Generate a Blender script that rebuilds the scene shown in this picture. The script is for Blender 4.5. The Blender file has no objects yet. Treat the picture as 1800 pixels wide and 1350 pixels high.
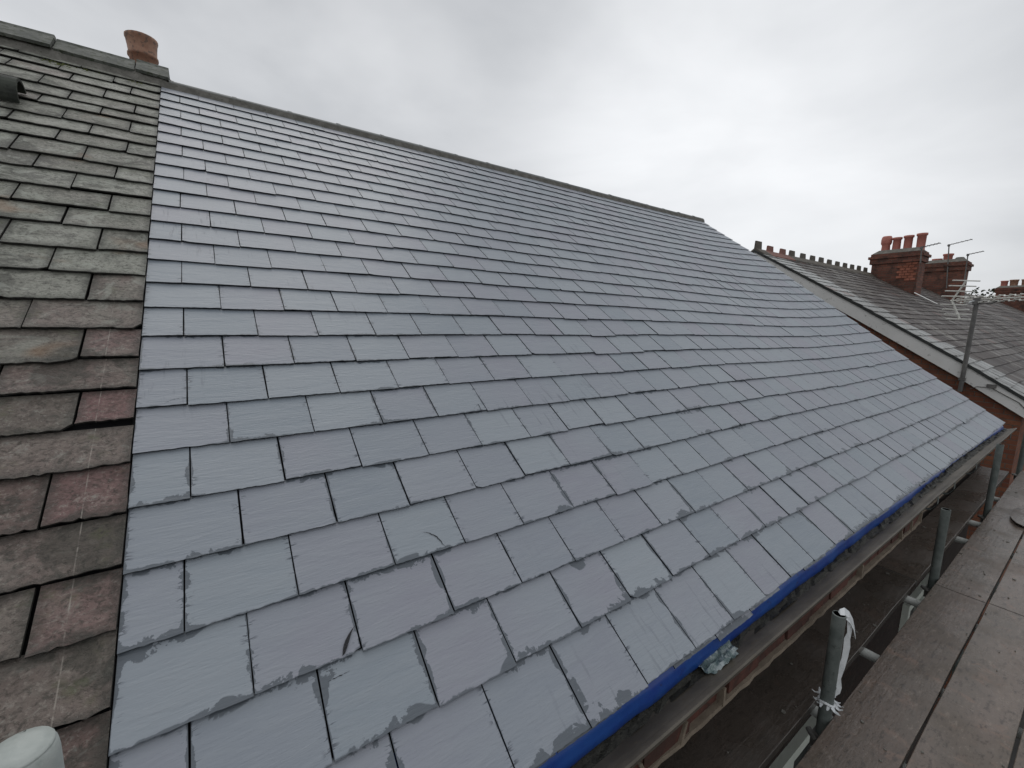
import bpy, math, random
from mathutils import Vector, Matrix, noise as mnoise
R = math.radians
scene = bpy.context.scene
COL = scene.collection
random.seed(7)

# ------------------------------------------------------------------ camera
cam_d = bpy.data.cameras.new("camera")
cam = bpy.data.objects.new("camera", cam_d)
COL.objects.link(cam)
cam_d.sensor_width = 36.0
cam_d.lens = 742.92 / 1800 * 36.0
cam_d.clip_start = 0.02
cam_d.clip_end = 2000
rt = Vector((0.8229, -0.5680, 0.0149)); dn = Vector((-0.0740, -0.1332, -0.9883)); fw = Vector((0.5634, 0.8122, -0.1517))
fw.normalize(); rt = (rt - fw * rt.dot(fw)).normalized(); up = rt.cross(fw)
cam.matrix_world = Matrix(((rt.x, up.x, -fw.x, 0.239), (rt.y, up.y, -fw.y, -1.030), (rt.z, up.z, -fw.z, 0.872), (0, 0, 0, 1)))
scene.camera = cam

# ------------------------------------------------------------------ sky and light
SUN_EL, SUN_AZ = 52.0, 84.0          # azimuth from +X towards +Y
world = bpy.data.worlds.new("World"); scene.world = world
world.use_nodes = True
nt = world.node_tree; nt.nodes.clear()
def N(t, tree, **kw):
    n = tree.nodes.new(t)
    for k, v in kw.items(): setattr(n, k, v)
    return n
wo = N('ShaderNodeOutputWorld', nt); bg = N('ShaderNodeBackground', nt)
bg.inputs['Strength'].default_value = 0.1
sky = N('ShaderNodeTexSky', nt, sky_type='NISHITA', sun_disc=False)
sky.sun_elevation = R(SUN_EL); sky.sun_rotation = R(90 - SUN_AZ)
tc = N('ShaderNodeTexCoord', nt)
mp = N('ShaderNodeMapping', nt); mp.inputs['Scale'].default_value = (1.0, 1.0, 2.3); mp.inputs['Location'].default_value = (0.35, 0.9, 0.2)
nz = N('ShaderNodeTexNoise', nt); nz.inputs['Scale'].default_value = 1.7; nz.inputs['Detail'].default_value = 5.0; nz.inputs['Roughness'].default_value = 0.5; nz.inputs['Distortion'].default_value = 0.25
rp = N('ShaderNodeValToRGB', nt)
rp.color_ramp.interpolation = 'B_SPLINE'
rp.color_ramp.elements[0].position = 0.32; rp.color_ramp.elements[0].color = (0.36, 0.375, 0.395, 1)
rp.color_ramp.elements[1].position = 0.68; rp.color_ramp.elements[1].color = (0.66, 0.67, 0.685, 1)
# the thinner, brighter part of the cloud deck low over the far roofs
dt = N('ShaderNodeVectorMath', nt, operation='DOT_PRODUCT'); dt.inputs[1].default_value = Vector((0.85, 0.46, 0.26)).normalized()
mr = N('ShaderNodeMapRange', nt, interpolation_type='SMOOTHSTEP'); mr.inputs['From Min'].default_value = 0.86; mr.inputs['From Max'].default_value = 1.0
mr.inputs['To Min'].default_value = 0.0; mr.inputs['To Max'].default_value = 0.22
ad = N('ShaderNodeVectorMath', nt, operation='ADD')
sc10 = N('ShaderNodeVectorMath', nt, operation='SCALE'); sc10.inputs['Scale'].default_value = 10.0
mx = N('ShaderNodeMix', nt, data_type='RGBA'); mx.inputs['Factor'].default_value = 0.96
L = nt.links.new
L(tc.outputs['Generated'], mp.inputs['Vector']); L(mp.outputs['Vector'], nz.inputs['Vector']); L(nz.outputs['Fac'], rp.inputs['Fac'])
L(tc.outputs['Generated'], dt.inputs[0]); L(dt.outputs['Value'], mr.inputs['Value'])
L(rp.outputs['Color'], ad.inputs[0]); L(mr.outputs['Result'], ad.inputs[1]); L(ad.outputs['Vector'], sc10.inputs[0])
L(sky.outputs['Color'], mx.inputs['A']); L(sc10.outputs['Vector'], mx.inputs['B'])
L(mx.outputs['Result'], bg.inputs['Color']); L(bg.outputs['Background'], wo.inputs['Surface'])
sd = bpy.data.lights.new("sun", 'SUN'); sd.energy = 0.5; sd.angle = R(40); sd.color = (1.0, 0.97, 0.93)
so = bpy.data.objects.new("sun", sd); COL.objects.link(so)
sv = Vector((math.cos(R(SUN_EL)) * math.cos(R(SUN_AZ)), math.cos(R(SUN_EL)) * math.sin(R(SUN_AZ)), math.sin(R(SUN_EL))))
so.rotation_euler = sv.to_track_quat('Z', 'Y').to_euler()
vs = scene.view_settings; vs.view_transform = 'Standard'; vs.look = 'None'; vs.exposure = 0.24; vs.gamma = 1.0
try: vs.use_curve_mapping = False
except Exception: pass
scene.cycles.max_bounces = 6

# ------------------------------------------------------------------ mesh helper
WL = {}
class MB:
    def __init__(s): s.v = []; s.f = []; s.uv = []; s.c = []; s.sm = []
    def face(s, pts, uv=None, col=(0.5, 0.5, 0.5), smooth=False, idx=None):
        if idx is None:
            i0 = len(s.v); s.v += [tuple(p) for p in pts]; idx = list(range(i0, i0 + len(pts)))
        s.f.append(idx)
        if uv is None:
            P = [Vector(s.v[i]) for i in idx]
            n = Vector((0, 0, 0))
            for i in range(len(P)):
                a, b = P[i], P[(i + 1) % len(P)]
                n += Vector(((a.y - b.y) * (a.z + b.z), (a.z - b.z) * (a.x + b.x), (a.x - b.x) * (a.y + b.y)))
            n = (abs(n.x), abs(n.y), abs(n.z))
            if n[0] >= n[1] and n[0] >= n[2]: uv = [(p.y, p.z) for p in P]
            elif n[1] >= n[2]: uv = [(p.x, p.z) for p in P]
            else: uv = [(p.x, p.y) for p in P]
        s.uv.append(uv); s.c.append(col); s.sm.append(smooth)
    def hexa(s, p, col=(0.5, 0.5, 0.5), skip=()):
        # p: 8 corners, 0-3 bottom ring ccw seen from above, 4-7 top ring
        for k, q in enumerate(((3, 2, 1, 0), (4, 5, 6, 7), (0, 1, 5, 4), (1, 2, 6, 5), (2, 3, 7, 6), (3, 0, 4, 7))):
            if k not in skip: s.face([p[i] for i in q], col=col)
    def box(s, x0, x1, y0, y1, z0, z1, col=(0.5, 0.5, 0.5), rot=0.0, jit=0.0):
        c = ((x0, y0, z0), (x1, y0, z0), (x1, y1, z0), (x0, y1, z0), (x0, y0, z1), (x1, y0, z1), (x1, y1, z1), (x0, y1, z1))
        if jit: c = [tuple(a + random.uniform(-jit, jit) for a in p) for p in c]
        if rot:
            cx, cy = (x0 + x1) / 2, (y0 + y1) / 2; ca, sa = math.cos(rot), math.sin(rot)
            c = [(cx + (x - cx) * ca - (y - cy) * sa, cy + (x - cx) * sa + (y - cy) * ca, z) for x, y, z in c]
        s.hexa(c, col)
    def tube(s, pts, r, seg=12, caps=True, col=(0.5, 0.5, 0.5)):
        pts = [Vector(p) for p in pts]; rs = r if isinstance(r, (list, tuple)) else [r] * len(pts)
        rings = []; n = len(pts)
        t0 = (pts[1] - pts[0]).normalized(); a = Vector((0, 0, 1)) if abs(t0.z) < 0.9 else Vector((1, 0, 0))
        u = t0.cross(a).normalized()
        for i, p in enumerate(pts):
            t = (pts[min(i + 1, n - 1)] - pts[max(i - 1, 0)]).normalized()
            u = (u - t * u.dot(t)).normalized(); w = t.cross(u)
            i0 = len(s.v)
            for k in range(seg):
                an = 2 * math.pi * k / seg; q = p + (u * math.cos(an) + w * math.sin(an)) * rs[i]; s.v.append(tuple(q))
            rings.append(i0)
        ln = 0.0
        for i in range(n - 1):
            l2 = ln + (pts[i + 1] - pts[i]).length
            for k in range(seg):
                k2 = (k + 1) % seg; A, B = rings[i], rings[i + 1]; c0, c1 = k / seg * 6.28 * rs[i], (k + 1) / seg * 6.28 * rs[i]
                s.face(None, uv=[(c0, ln), (c1, ln), (c1, l2), (c0, l2)], idx=[A + k, A + k2, B + k2, B + k], smooth=True, col=col)
            ln = l2
        if caps:
            s.face([s.v[rings[0] + k] for k in range(seg)][::-1], col=col); s.face([s.v[rings[-1] + k] for k in range(seg)], col=col)
    def lathe(s, c, prof, seg=20, col=(0.5, 0.5, 0.5), lean=(0, 0)):
        c = Vector(c); rings = []
        for r, z in prof:
            i0 = len(s.v); rings.append(i0)
            for k in range(seg):
                an = 2 * math.pi * k / seg; s.v.append((c.x + r * math.cos(an) + lean[0] * z, c.y + r * math.sin(an) + lean[1] * z, c.z + z))
        for i in range(len(prof) - 1):
            for k in range(seg):
                k2 = (k + 1) % seg; A, B = rings[i], rings[i + 1]
                s.face(None, uv=[(k / seg, prof[i][1]), ((k + 1) / seg, prof[i][1]), ((k + 1) / seg, prof[i + 1][1]), (k / seg, prof[i + 1][1])], idx=[A + k, A + k2, B + k2, B + k], smooth=True, col=col)
        if prof[-1][0] > 1e-4: s.face([s.v[rings[-1] + k] for k in range(seg)], col=col)
    def build(s, name, mat, parent=None, loc=None, bevel=0.0):
        me = bpy.data.meshes.new(name)
        off = Vector(loc) if loc else Vector((0, 0, 0))
        me.from_pydata([(x - off.x, y - off.y, z - off.z) for x, y, z in s.v], [], s.f); 
        me.uv_layers.new(name="uv"); me.color_attributes.new("tint", 'FLOAT_COLOR', 'CORNER')
        fu = []; fc = []
        for fi, f in enumerate(s.f):
            cc = s.c[fi]; uvs = s.uv[fi]
            for k in range(len(f)): fu += [uvs[k][0], uvs[k][1]]; fc += [cc[0], cc[1], cc[2], 1.0]
        me.uv_layers["uv"].data.foreach_set("uv", fu)
        me.color_attributes["tint"].data.foreach_set("color", fc)
        me.polygons.foreach_set("use_smooth", s.sm)
        me.update()
        o = bpy.data.objects.new(name, me); COL.objects.link(o); me.materials.append(mat)
        WL[o.name] = off
        o.location = off
        if parent is not None:
            o.parent = parent
            o.location = off - WL.get(parent.name, Vector((0, 0, 0)))
        if bevel:
            b = o.modifiers.new("bevel", 'BEVEL'); b.width = bevel; b.segments = 2; b.limit_method = 'ANGLE'
        return o
def tag(o, label, cat, group=None):
    o['label'] = label; o['category'] = cat
    if group: o['group'] = group
    return o
def empty(name, loc, label=None, cat=None, group=None):
    o = bpy.data.objects.new(name, None); COL.objects.link(o); o.location = loc; o.empty_display_size = 0.1; WL[o.name] = Vector(loc)
    if label: tag(o, label, cat, group)
    return o

# ------------------------------------------------------------------ materials
class Mat:
    def __init__(s, name):
        s.m = bpy.data.materials.new(name); s.m.use_nodes = True; s.t = s.m.node_tree; s.t.nodes.clear()
        s.out = N('ShaderNodeOutputMaterial', s.t); s.b = N('ShaderNodeBsdfPrincipled', s.t)
        s.t.links.new(s.b.outputs[0], s.out.inputs[0]); s.tc = N('ShaderNodeTexCoord', s.t)
        s.uvn = None
    def L(s, a, b): s.t.links.new(a, b)
    def noise(s, scale, detail=4, rough=0.55, src='Object', vec=(1, 1, 1), dist=0.0, off=(0, 0, 0)):
        m = N('ShaderNodeMapping', s.t); m.inputs['Scale'].default_value = vec; m.inputs['Location'].default_value = off
        s.L(s.tc.outputs[src], m.inputs['Vector'])
        n = N('ShaderNodeTexNoise', s.t); n.inputs['Scale'].default_value = scale; n.inputs['Detail'].default_value = detail; n.inputs['Roughness'].default_value = rough; n.inputs['Distortion'].default_value = dist
        s.L(m.outputs[0], n.inputs['Vector']); return n.outputs['Fac']
    def rng(s, v, a, b, c=0.0, d=1.0, smooth=True):
        n = N('ShaderNodeMapRange', s.t, interpolation_type='SMOOTHSTEP' if smooth else 'LINEAR')
        for k, x in zip(('From Min', 'From Max', 'To Min', 'To Max'), (a, b, c, d)): n.inputs[k].default_value = x
        s.L(v, n.inputs['Value']); return n.outputs['Result']
    def math(s, op, a, b=None):
        n = N('ShaderNodeMath', s.t, operation=op)
        for k, x in enumerate((a, b)):
            if x is None: continue
            if isinstance(x, (int, float)): n.inputs[k].default_value = x
            else: s.L(x, n.inputs[k])
        return n.outputs[0]
    def mix(s, f, a, b, blend='MIX'):
        n = N('ShaderNodeMix', s.t, data_type='RGBA', blend_type=blend)
        for k, x in (('Factor', f), ('A', a), ('B', b)):
            if isinstance(x, (int, float)): n.inputs[k].default_value = x
            elif isinstance(x, tuple): n.inputs[k].default_value = (x[0], x[1], x[2], 1)
            else: s.L(x, n.inputs[k])
        return n.outputs['Result']
    def tint(s):
        a = N('ShaderNodeAttribute', s.t, attribute_name='tint'); sp = N('ShaderNodeSeparateColor', s.t); s.L(a.outputs['Color'], sp.inputs[0]); return sp.outputs
    def uv(s):
        if s.uvn is None:
            u = N('ShaderNodeUVMap', s.t, uv_map='uv'); sp = N('ShaderNodeSeparateXYZ', s.t); s.L(u.outputs[0], sp.inputs[0]); s.uvn = (u.outputs[0], sp.outputs[0], sp.outputs[1])
        return s.uvn
    def fin(s, col, rough=0.6, spec=0.5, bump=None, bd=0.003, metal=0.0):
        for k, x in (('Base Color', col), ('Roughness', rough), ('Specular IOR Level', spec), ('Metallic', metal)):
            if isinstance(x, (int, float)): s.b.inputs[k].default_value = x
            elif isinstance(x, tuple): s.b.inputs[k].default_value = (x[0], x[1], x[2], 1)
            else: s.L(x, s.b.inputs[k])
        if bump is not None:
            b = N('ShaderNodeBump', s.t); b.inputs['Strength'].default_value = 1.0; b.inputs['Distance'].default_value = bd
            s.L(bump, b.inputs['Height']); s.L(b.outputs[0], s.b.inputs['Normal'])
        return s.m

def mat_new_slate():
    s = Mat("new_slate"); t = s.tint(); _, u, v = s.uv()
    # tint: r random shade, g purple amount, b dampness ; uv: distance from the nearest side edge / from the bottom edge, in metres
    riv = s.noise(9, 6, 0.6, vec=(0.7, 3.2, 3.2), dist=0.6)
    big = s.noise(2.2, 3, 0.5)
    c = s.mix(t[0], (0.232, 0.266, 0.302), (0.288, 0.320, 0.352))
    c = s.mix(s.math('MULTIPLY', t[1], s.rng(big, 0.30, 0.65, 0.35, 1.0)), c, (0.266, 0.270, 0.314))
    c = s.mix(s.rng(riv, 0.30, 0.72, 0.0, 0.30), c, (0.31, 0.335, 0.36))
    # damp patches creeping in from the edges of each slate
    n1 = s.noise(16, 5, 0.66, dist=0.4); n2 = s.noise(4.5, 2, 0.5)
    amp = s.math('MULTIPLY', s.rng(n2, 0.37, 0.70, 0.001, 0.019), t[2])
    dist = s.math('MINIMUM', s.math('MULTIPLY', u, 1.8), v)
    lim = s.math('MULTIPLY', amp, s.rng(n1, 0.36, 0.62, 0.0, 1.55))
    wet = s.rng(s.math('SUBTRACT', lim, dist), -0.0018, 0.0024)
    # short dark feathers at the sheared edges
    fe = s.noise(26, 3, 0.7, vec=(0.6, 2.6, 2.6), dist=1.2)
    fm = s.math('MULTIPLY', s.rng(fe, 0.575, 0.61), s.rng(u, 0.002, 0.022, 1.0, 0.0))
    # rain runs down the slope
    st = s.noise(15, 3, 0.6, vec=(3.4, 0.35, 0.35)); sm = s.math('MULTIPLY', s.rng(st, 0.57, 0.70, 0.0, 0.5), s.rng(s.noise(1.3, 2, 0.5, off=(3, 1, 0)), 0.52, 0.66))
    sp = s.rng(s.noise(150, 2, 0.5), 0.765, 0.80)
    c = s.mix(sm, c, (0.12, 0.13, 0.155))
    c = s.mix(s.math('MULTIPLY', fm, 0.85), c, (0.07, 0.08, 0.10))
    c = s.mix(s.math('MULTIPLY', wet, 0.92), c, (0.098, 0.114, 0.132))
    c = s.mix(s.math('MULTIPLY', sp, 0.45), c, (0.42, 0.43, 0.44))
    c = s.mix(s.rng(u, -0.4, -0.6, 0, 1), c, (0.020, 0.023, 0.029))  # slate edges painted near-black to deepen the shadow lines of courses and joints
    ro = s.mix(wet, (0.43, 0.43, 0.43), (0.36, 0.36, 0.36))
    bump = s.math('ADD', riv, s.math('MULTIPLY', s.noise(60, 3, 0.6, vec=(0.4, 2.4, 2.4)), 0.5))
    return s.fin(c, ro, 0.5, bump, 0.0026)

def mat_old_slate():
    s = Mat("old_slate"); t = s.tint(); _, u, v = s.uv()
    a = s.noise(5, 6, 0.62, dist=0.5); b = s.noise(15, 7, 0.72, vec=(0.9, 1.15, 1.15), dist=0.9); d = s.noise(58, 5, 0.75, dist=0.5)
    c = s.mix(t[0], (0.135, 0.112, 0.092), (0.340, 0.345, 0.295))
    c = s.mix(t[1], c, (0.225, 0.125, 0.118))
    c = s.mix(s.math('MULTIPLY', s.rng(a, 0.42, 0.62, 0, 0.8), t[2]), c, (0.31, 0.318, 0.27))
    c = s.mix(s.rng(b, 0.52, 0.60, 0, 0.55), c, s.mix(0.6, c, (0.030, 0.030, 0.024)))
    c = s.mix(s.math('MULTIPLY', s.rng(b, 0.46, 0.36, 0, 0.6), s.rng(d, 0.45, 0.6)), c, (0.36, 0.36, 0.315))
    c = s.mix(s.rng(d, 0.50, 0.36, 0, 0.65), c, (0.040, 0.038, 0.030))
    e2 = s.noise(85, 4, 0.7, off=(4, 4, 4)); c = s.mix(s.rng(e2, 0.54, 0.66, 0, 0.45), c, s.mix(0.6, c, (0.50, 0.46, 0.40)))
    c = s.mix(s.rng(e2, 0.46, 0.36, 0, 0.4), c, (0.035, 0.032, 0.026))
    wt = s.noise(4.3, 5, 0.68, dist=0.7, off=(9, 2, 6)); c = s.mix(s.rng(wt, 0.53, 0.61, 0, 0.6), c, (0.050, 0.050, 0.040))
    li = s.noise(7.5, 6, 0.7, dist=1.0, off=(1, 8, 3)); c = s.mix(s.math('MULTIPLY', s.rng(li, 0.53, 0.60, 0, 0.6), t[2]), c, (0.44, 0.455, 0.395))
    c = s.mix(s.math('MULTIPLY', s.rng(s.noise(8, 3, 0.6, off=(5, 2, 1)), 0.58, 0.72, 0, 0.6), s.rng(d, 0.4, 0.6)), c, (0.105, 0.118, 0.055))
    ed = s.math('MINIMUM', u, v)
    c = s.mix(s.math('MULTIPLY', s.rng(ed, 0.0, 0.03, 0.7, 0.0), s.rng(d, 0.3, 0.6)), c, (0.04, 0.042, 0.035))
    rust = s.noise(2.4, 3, 0.5, off=(0.8, 0.3, 0.1)); c = s.mix(s.rng(rust, 0.64, 0.72, 0, 0.6), c, (0.30, 0.175, 0.095))
    c = s.mix(s.math('MULTIPLY', s.rng(s.noise(210, 2, 0.5), 0.74, 0.79), 0.6), c, (0.42, 0.42, 0.40))
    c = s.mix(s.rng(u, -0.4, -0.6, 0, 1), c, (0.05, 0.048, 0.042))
    # chalk line snapped down the slates just short of the new work
    sx = N('ShaderNodeSeparateXYZ', s.t); s.L(s.tc.outputs['Object'], sx.inputs[0])
    wob = s.math('MULTIPLY', s.math('SUBTRACT', s.noise(1.4, 2, 0.5), 0.5), 0.012)
    dx = s.math('ABSOLUTE', s.math('ADD', s.math('ADD', sx.outputs[0], 0.0865), wob))
    ck = s.math('MULTIPLY', s.rng(dx, 0.0007, 0.0018, 1, 0), s.rng(s.noise(22, 3, 0.6), 0.42, 0.58, 0.1, 0.62))
    ck = s.math('MULTIPLY', ck, s.rng(sx.outputs[2], 0.75, 1.0, 1, 0))
    c = s.mix(ck, c, (0.44, 0.40, 0.35))
    bump = s.math('ADD', s.math('MULTIPLY', b, 1.0), s.math('MULTIPLY', s.math('ADD', d, e2), 0.4))
    return s.fin(c, s.rng(a, 0.3, 0.7, 0.45, 0.75), 0.4, bump, 0.014)

def mat_far_slate():
    s = Mat("weathered_far_slate"); t = s.tint()
    a = s.noise(1.1, 5, 0.65, vec=(1.6, 0.7, 0.7)); b = s.noise(9, 5, 0.7, vec=(1.0, 0.6, 0.6))
    c = s.mix(t[0], (0.048, 0.037, 0.033), (0.100, 0.082, 0.073))
    c = s.mix(s.math('MULTIPLY', s.rng(a, 0.46, 0.60), s.rng(b, 0.47, 0.57)), c, (0.25, 0.235, 0.21))
    c = s.mix(s.math('MULTIPLY', t[2], s.rng(b, 0.25, 0.55)), c, (0.36, 0.37, 0.36))  # sky reflection on the verge slates painted as a paler colour
    c = s.mix(s.math('MULTIPLY', t[1], 0.55), c, (0.21, 0.115, 0.095))
    return s.fin(c, s.mix(t[2], (0.6, 0.6, 0.6), (0.4, 0.4, 0.4)), 0.4, b, 0.01)

def mat_noise(name, c1, c2, sc=8, rough=0.7, bump=0.004, spec=0.4, vec=(1, 1, 1), c3=None, lo=0.35, hi=0.65, metal=0.0, th=0.6):
    s = Mat(name); a = s.noise(sc, 6, 0.62, vec=vec); b = s.noise(sc * 4.3, 4, 0.6, vec=vec, off=(3, 7, 1))
    c = s.mix(s.rng(a, lo, hi), c1, c2)
    if c3: c = s.mix(s.math('MULTIPLY', s.rng(b, th, th + 0.07), 0.8), c, c3)
    return s.fin(c, rough, spec, s.math('ADD', a, s.math('MULTIPLY', b, 0.4)), bump, metal)

def mat_brick(name, c1, c2, mortar, dark=0.5):
    s = Mat(name); uv, _, _ = s.uv()
    n = N('ShaderNodeTexBrick', s.t); n.offset = 0.5; n.inputs['Scale'].default_value = 1.0
    n.inputs['Brick Width'].default_value = 0.225; n.inputs['Row Height'].default_value = 0.075; n.inputs['Mortar Size'].default_value = 0.006; n.inputs['Mortar Smooth'].default_value = 0.15
    n.inputs['Color1'].default_value = (*c1, 1); n.inputs['Color2'].default_value = (*c2, 1); n.inputs['Mortar'].default_value = (*mortar, 1); n.inputs['Bias'].default_value = 0.0
    s.L(uv, n.inputs['Vector'])
    a = s.noise(3.5, 5, 0.6); b = s.noise(30, 4, 0.6)
    c = s.mix(s.rng(a, 0.45, 0.68, 0, dark), n.outputs['Color'], (0.045, 0.036, 0.030))
    c = s.mix(s.rng(b, 0.5, 0.7, 0, 0.4), c, (0.10, 0.06, 0.045))
    return s.fin(c, 0.8, 0.3, s.math('ADD', s.math('MULTIPLY', n.outputs['Fac'], -0.8), s.math('MULTIPLY', b, 0.5)), 0.008)

def mat_board():
    s = Mat("wet_scaffold_board"); t = s.tint()
    g = s.noise(5, 6, 0.6, vec=(0.35, 7, 7), dist=0.3); a = s.noise(2.6, 5, 0.6, vec=(0.7, 1.3, 1)); b = s.noise(38, 6, 0.72, vec=(0.55, 1.3, 1)); d = s.noise(9, 5, 0.65, dist=0.8)
    c = s.mix(t[0], (0.132, 0.100, 0.080), (0.182, 0.146, 0.122))
    c = s.mix(s.rng(g, 0.35, 0.65, 0, 0.3), c, (0.125, 0.10, 0.086))
    c = s.mix(s.rng(a, 0.42, 0.60, 0, 0.7), c, (0.118, 0.098, 0.078))
    c = s.mix(s.rng(d, 0.55, 0.68, 0, 0.55), c, (0.215, 0.145, 0.110))
    c = s.mix(s.rng(b, 0.52, 0.66, 0, 0.8), c, (0.062, 0.050, 0.042))
    c = s.mix(s.rng(b, 0.44, 0.34, 0, 0.5), c, (0.26, 0.215, 0.18))
    c = s.mix(s.math('MULTIPLY', s.rng(s.noise(95, 2, 0.5), 0.73, 0.78), 0.5), c, (0.36, 0.33, 0.29))
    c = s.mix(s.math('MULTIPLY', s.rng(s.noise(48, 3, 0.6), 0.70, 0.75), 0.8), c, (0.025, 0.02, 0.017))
    c = s.mix(s.math('MULTIPLY', t[2], 0.75), c, (0.040, 0.034, 0.029))  # inner boards: shade under the eaves put into the board colour
    # shallow wet film
    w = s.rng(s.noise(2.6, 5, 0.65, off=(2, 5, 0)), 0.36, 0.56)
    return s.fin(c, s.mix(w, (0.50, 0.50, 0.50), (0.20, 0.20, 0.20)), 0.5, s.math('ADD', s.math('MULTIPLY', g, 0.5), s.math('MULTIPLY', b, 0.6)), 0.004)

M = {}
M['new_slate'] = mat_new_slate(); M['old_slate'] = mat_old_slate(); M['far_slate'] = mat_far_slate(); M['board'] = mat_board()
M['ridge_new'] = mat_noise("grey_clay_ridge", (0.105, 0.112, 0.110), (0.165, 0.172, 0.166), 9, 0.55, 0.003, c3=(0.08, 0.088, 0.08))
M['ridge_old'] = mat_noise("mossy_ridge", (0.075, 0.082, 0.070), (0.165, 0.170, 0.150), 6, 0.7, 0.008, c3=(0.05, 0.06, 0.035), th=0.52)
M['ridge_far'] = mat_noise("weathered_ridge", (0.085, 0.075, 0.062), (0.155, 0.135, 0.11), 5, 0.75, 0.006)
M['ridge_red'] = mat_noise("red_ridge", (0.25, 0.11, 0.085), (0.20, 0.10, 0.08), 5, 0.7, 0.006, c3=(0.13, 0.10, 0.08))
M['terracotta'] = mat_noise("terracotta", (0.42, 0.15, 0.12), (0.50, 0.20, 0.155), 4, 0.7, 0.004, c3=(0.30, 0.12, 0.10))
M['terra_buff'] = mat_noise("buff_terracotta", (0.27, 0.135, 0.085), (0.40, 0.235, 0.16), 7, 0.65, 0.005, c3=(0.15, 0.10, 0.075), th=0.54)
M['brick'] = mat_brick("red_brick", (0.30, 0.12, 0.065), (0.20, 0.072, 0.045), (0.16, 0.13, 0.105), 0.35)
M['brick_dark'] = mat_brick("sooty_brick", (0.24, 0.095, 0.065), (0.13, 0.056, 0.042), (0.12, 0.10, 0.08), 0.75)
M['patch'] = mat_noise("cleaner_brick", (0.24, 0.085, 0.05), (0.42, 0.16, 0.105), 3.5, 0.8, 0.004, c3=(0.18, 0.07, 0.05))
M['brick_shade'] = mat_brick("shade_black_brick", (0.034, 0.021, 0.017), (0.024, 0.016, 0.014), (0.028, 0.024, 0.020), 0.6)  # front wall brick blackened: shade of the scaffold gap put into its colour
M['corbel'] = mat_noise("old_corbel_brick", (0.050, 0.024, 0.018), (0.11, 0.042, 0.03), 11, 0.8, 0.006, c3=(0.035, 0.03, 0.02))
M['mortar'] = mat_noise("lime_mortar", (0.21, 0.170, 0.128), (0.15, 0.122, 0.092), 14, 0.85, 0.005, c3=(0.12, 0.10, 0.07))
M['mortar_grey'] = mat_noise("grey_mortar", (0.12, 0.115, 0.10), (0.19, 0.18, 0.16), 12, 0.85, 0.01, c3=(0.06, 0.065, 0.045))
M['gutter'] = mat_noise("grimy_gutter", (0.066, 0.058, 0.046), (0.108, 0.096, 0.078), 7, 0.5, 0.003, c3=(0.09, 0.075, 0.055), vec=(0.5, 1, 1))
M['silt'] = mat_noise("gutter_silt", (0.018, 0.017, 0.013), (0.035, 0.034, 0.026), 18, 0.6, 0.012)
M['felt'] = mat_noise("blue_membrane", (0.010, 0.040, 0.24), (0.016, 0.075, 0.30), 6, 0.33, 0.0015, 0.5, c3=(0.02, 0.03, 0.12), th=0.62)
M['white_paint'] = mat_noise("white_paint", (0.76, 0.75, 0.72), (0.82, 0.81, 0.78), 3, 0.5, 0.001, c3=(0.52, 0.51, 0.48))
M['upvc'] = mat_noise("window_frame_paint", (0.70, 0.74, 0.66), (0.76, 0.80, 0.72), 5, 0.4, 0.001)
M['glass'] = mat_noise("window_glass", (0.015, 0.017, 0.018), (0.022, 0.025, 0.025), 2, 0.08, 0.0)
M['galv'] = mat_noise("galvanised_tube", (0.095, 0.112, 0.105), (0.150, 0.168, 0.158), 16, 0.5, 0.002, 0.5, c3=(0.06, 0.07, 0.062))
M['galv_light'] = mat_noise("pale_galvanised_tube", (0.33, 0.365, 0.345), (0.45, 0.48, 0.455), 14, 0.5, 0.002, 0.5, c3=(0.34, 0.38, 0.355))
M['tube_white'] = mat_noise("dull_white_tube", (0.46, 0.48, 0.45), (0.58, 0.59, 0.56), 12, 0.5, 0.002, c3=(0.3, 0.31, 0.29))
M['steel'] = mat_noise("aged_steel", (0.11, 0.105, 0.10), (0.165, 0.16, 0.15), 10, 0.5, 0.001, 0.5)
M['alu'] = mat_noise("aluminium", (0.62, 0.61, 0.56), (0.72, 0.71, 0.66), 8, 0.38, 0.0, 0.5)
M['plastic_white'] = mat_noise("white_plastic", (0.62, 0.65, 0.66), (0.70, 0.72, 0.73), 20, 0.4, 0.002)
M['plastic_dirty'] = mat_noise("crumpled_plastic", (0.13, 0.18, 0.18), (0.38, 0.43, 0.43), 30, 0.25, 0.004, lo=0.45, hi=0.6)
M['leaf'] = mat_noise("orange_leaf", (0.55, 0.26, 0.05), (0.62, 0.38, 0.12), 30, 0.6, 0.0)
M['lead'] = mat_noise("black_lead", (0.022, 0.024, 0.023), (0.045, 0.048, 0.045), 8, 0.5, 0.003)
M['moss_tile'] = mat_noise("mossy_black_tile", (0.018, 0.020, 0.016), (0.055, 0.062, 0.048), 9, 0.7, 0.006)
M['moss'] = mat_noise("moss", (0.07, 0.085, 0.02), (0.13, 0.14, 0.045), 40, 0.9, 0.01)
M['ground'] = mat_noise("street_ground", (0.05, 0.05, 0.048), (0.09, 0.088, 0.08), 0.6, 0.9, 0.01)
M['underlay'] = mat_noise("dark_batten_space", (0.018, 0.018, 0.02), (0.03, 0.03, 0.032), 6, 0.9, 0.001)
M['bark'] = mat_noise("bark", (0.06, 0.05, 0.04), (0.10, 0.08, 0.06), 6, 0.9, 0.01)
M['foliage'] = mat_noise("foliage", (0.030, 0.042, 0.022), (0.06, 0.075, 0.035), 2, 0.7, 0.01)
M['timber'] = mat_noise("old_timber", (0.20, 0.19, 0.16), (0.30, 0.285, 0.25), 6, 0.6, 0.003, vec=(0.3, 2, 2))

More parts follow.
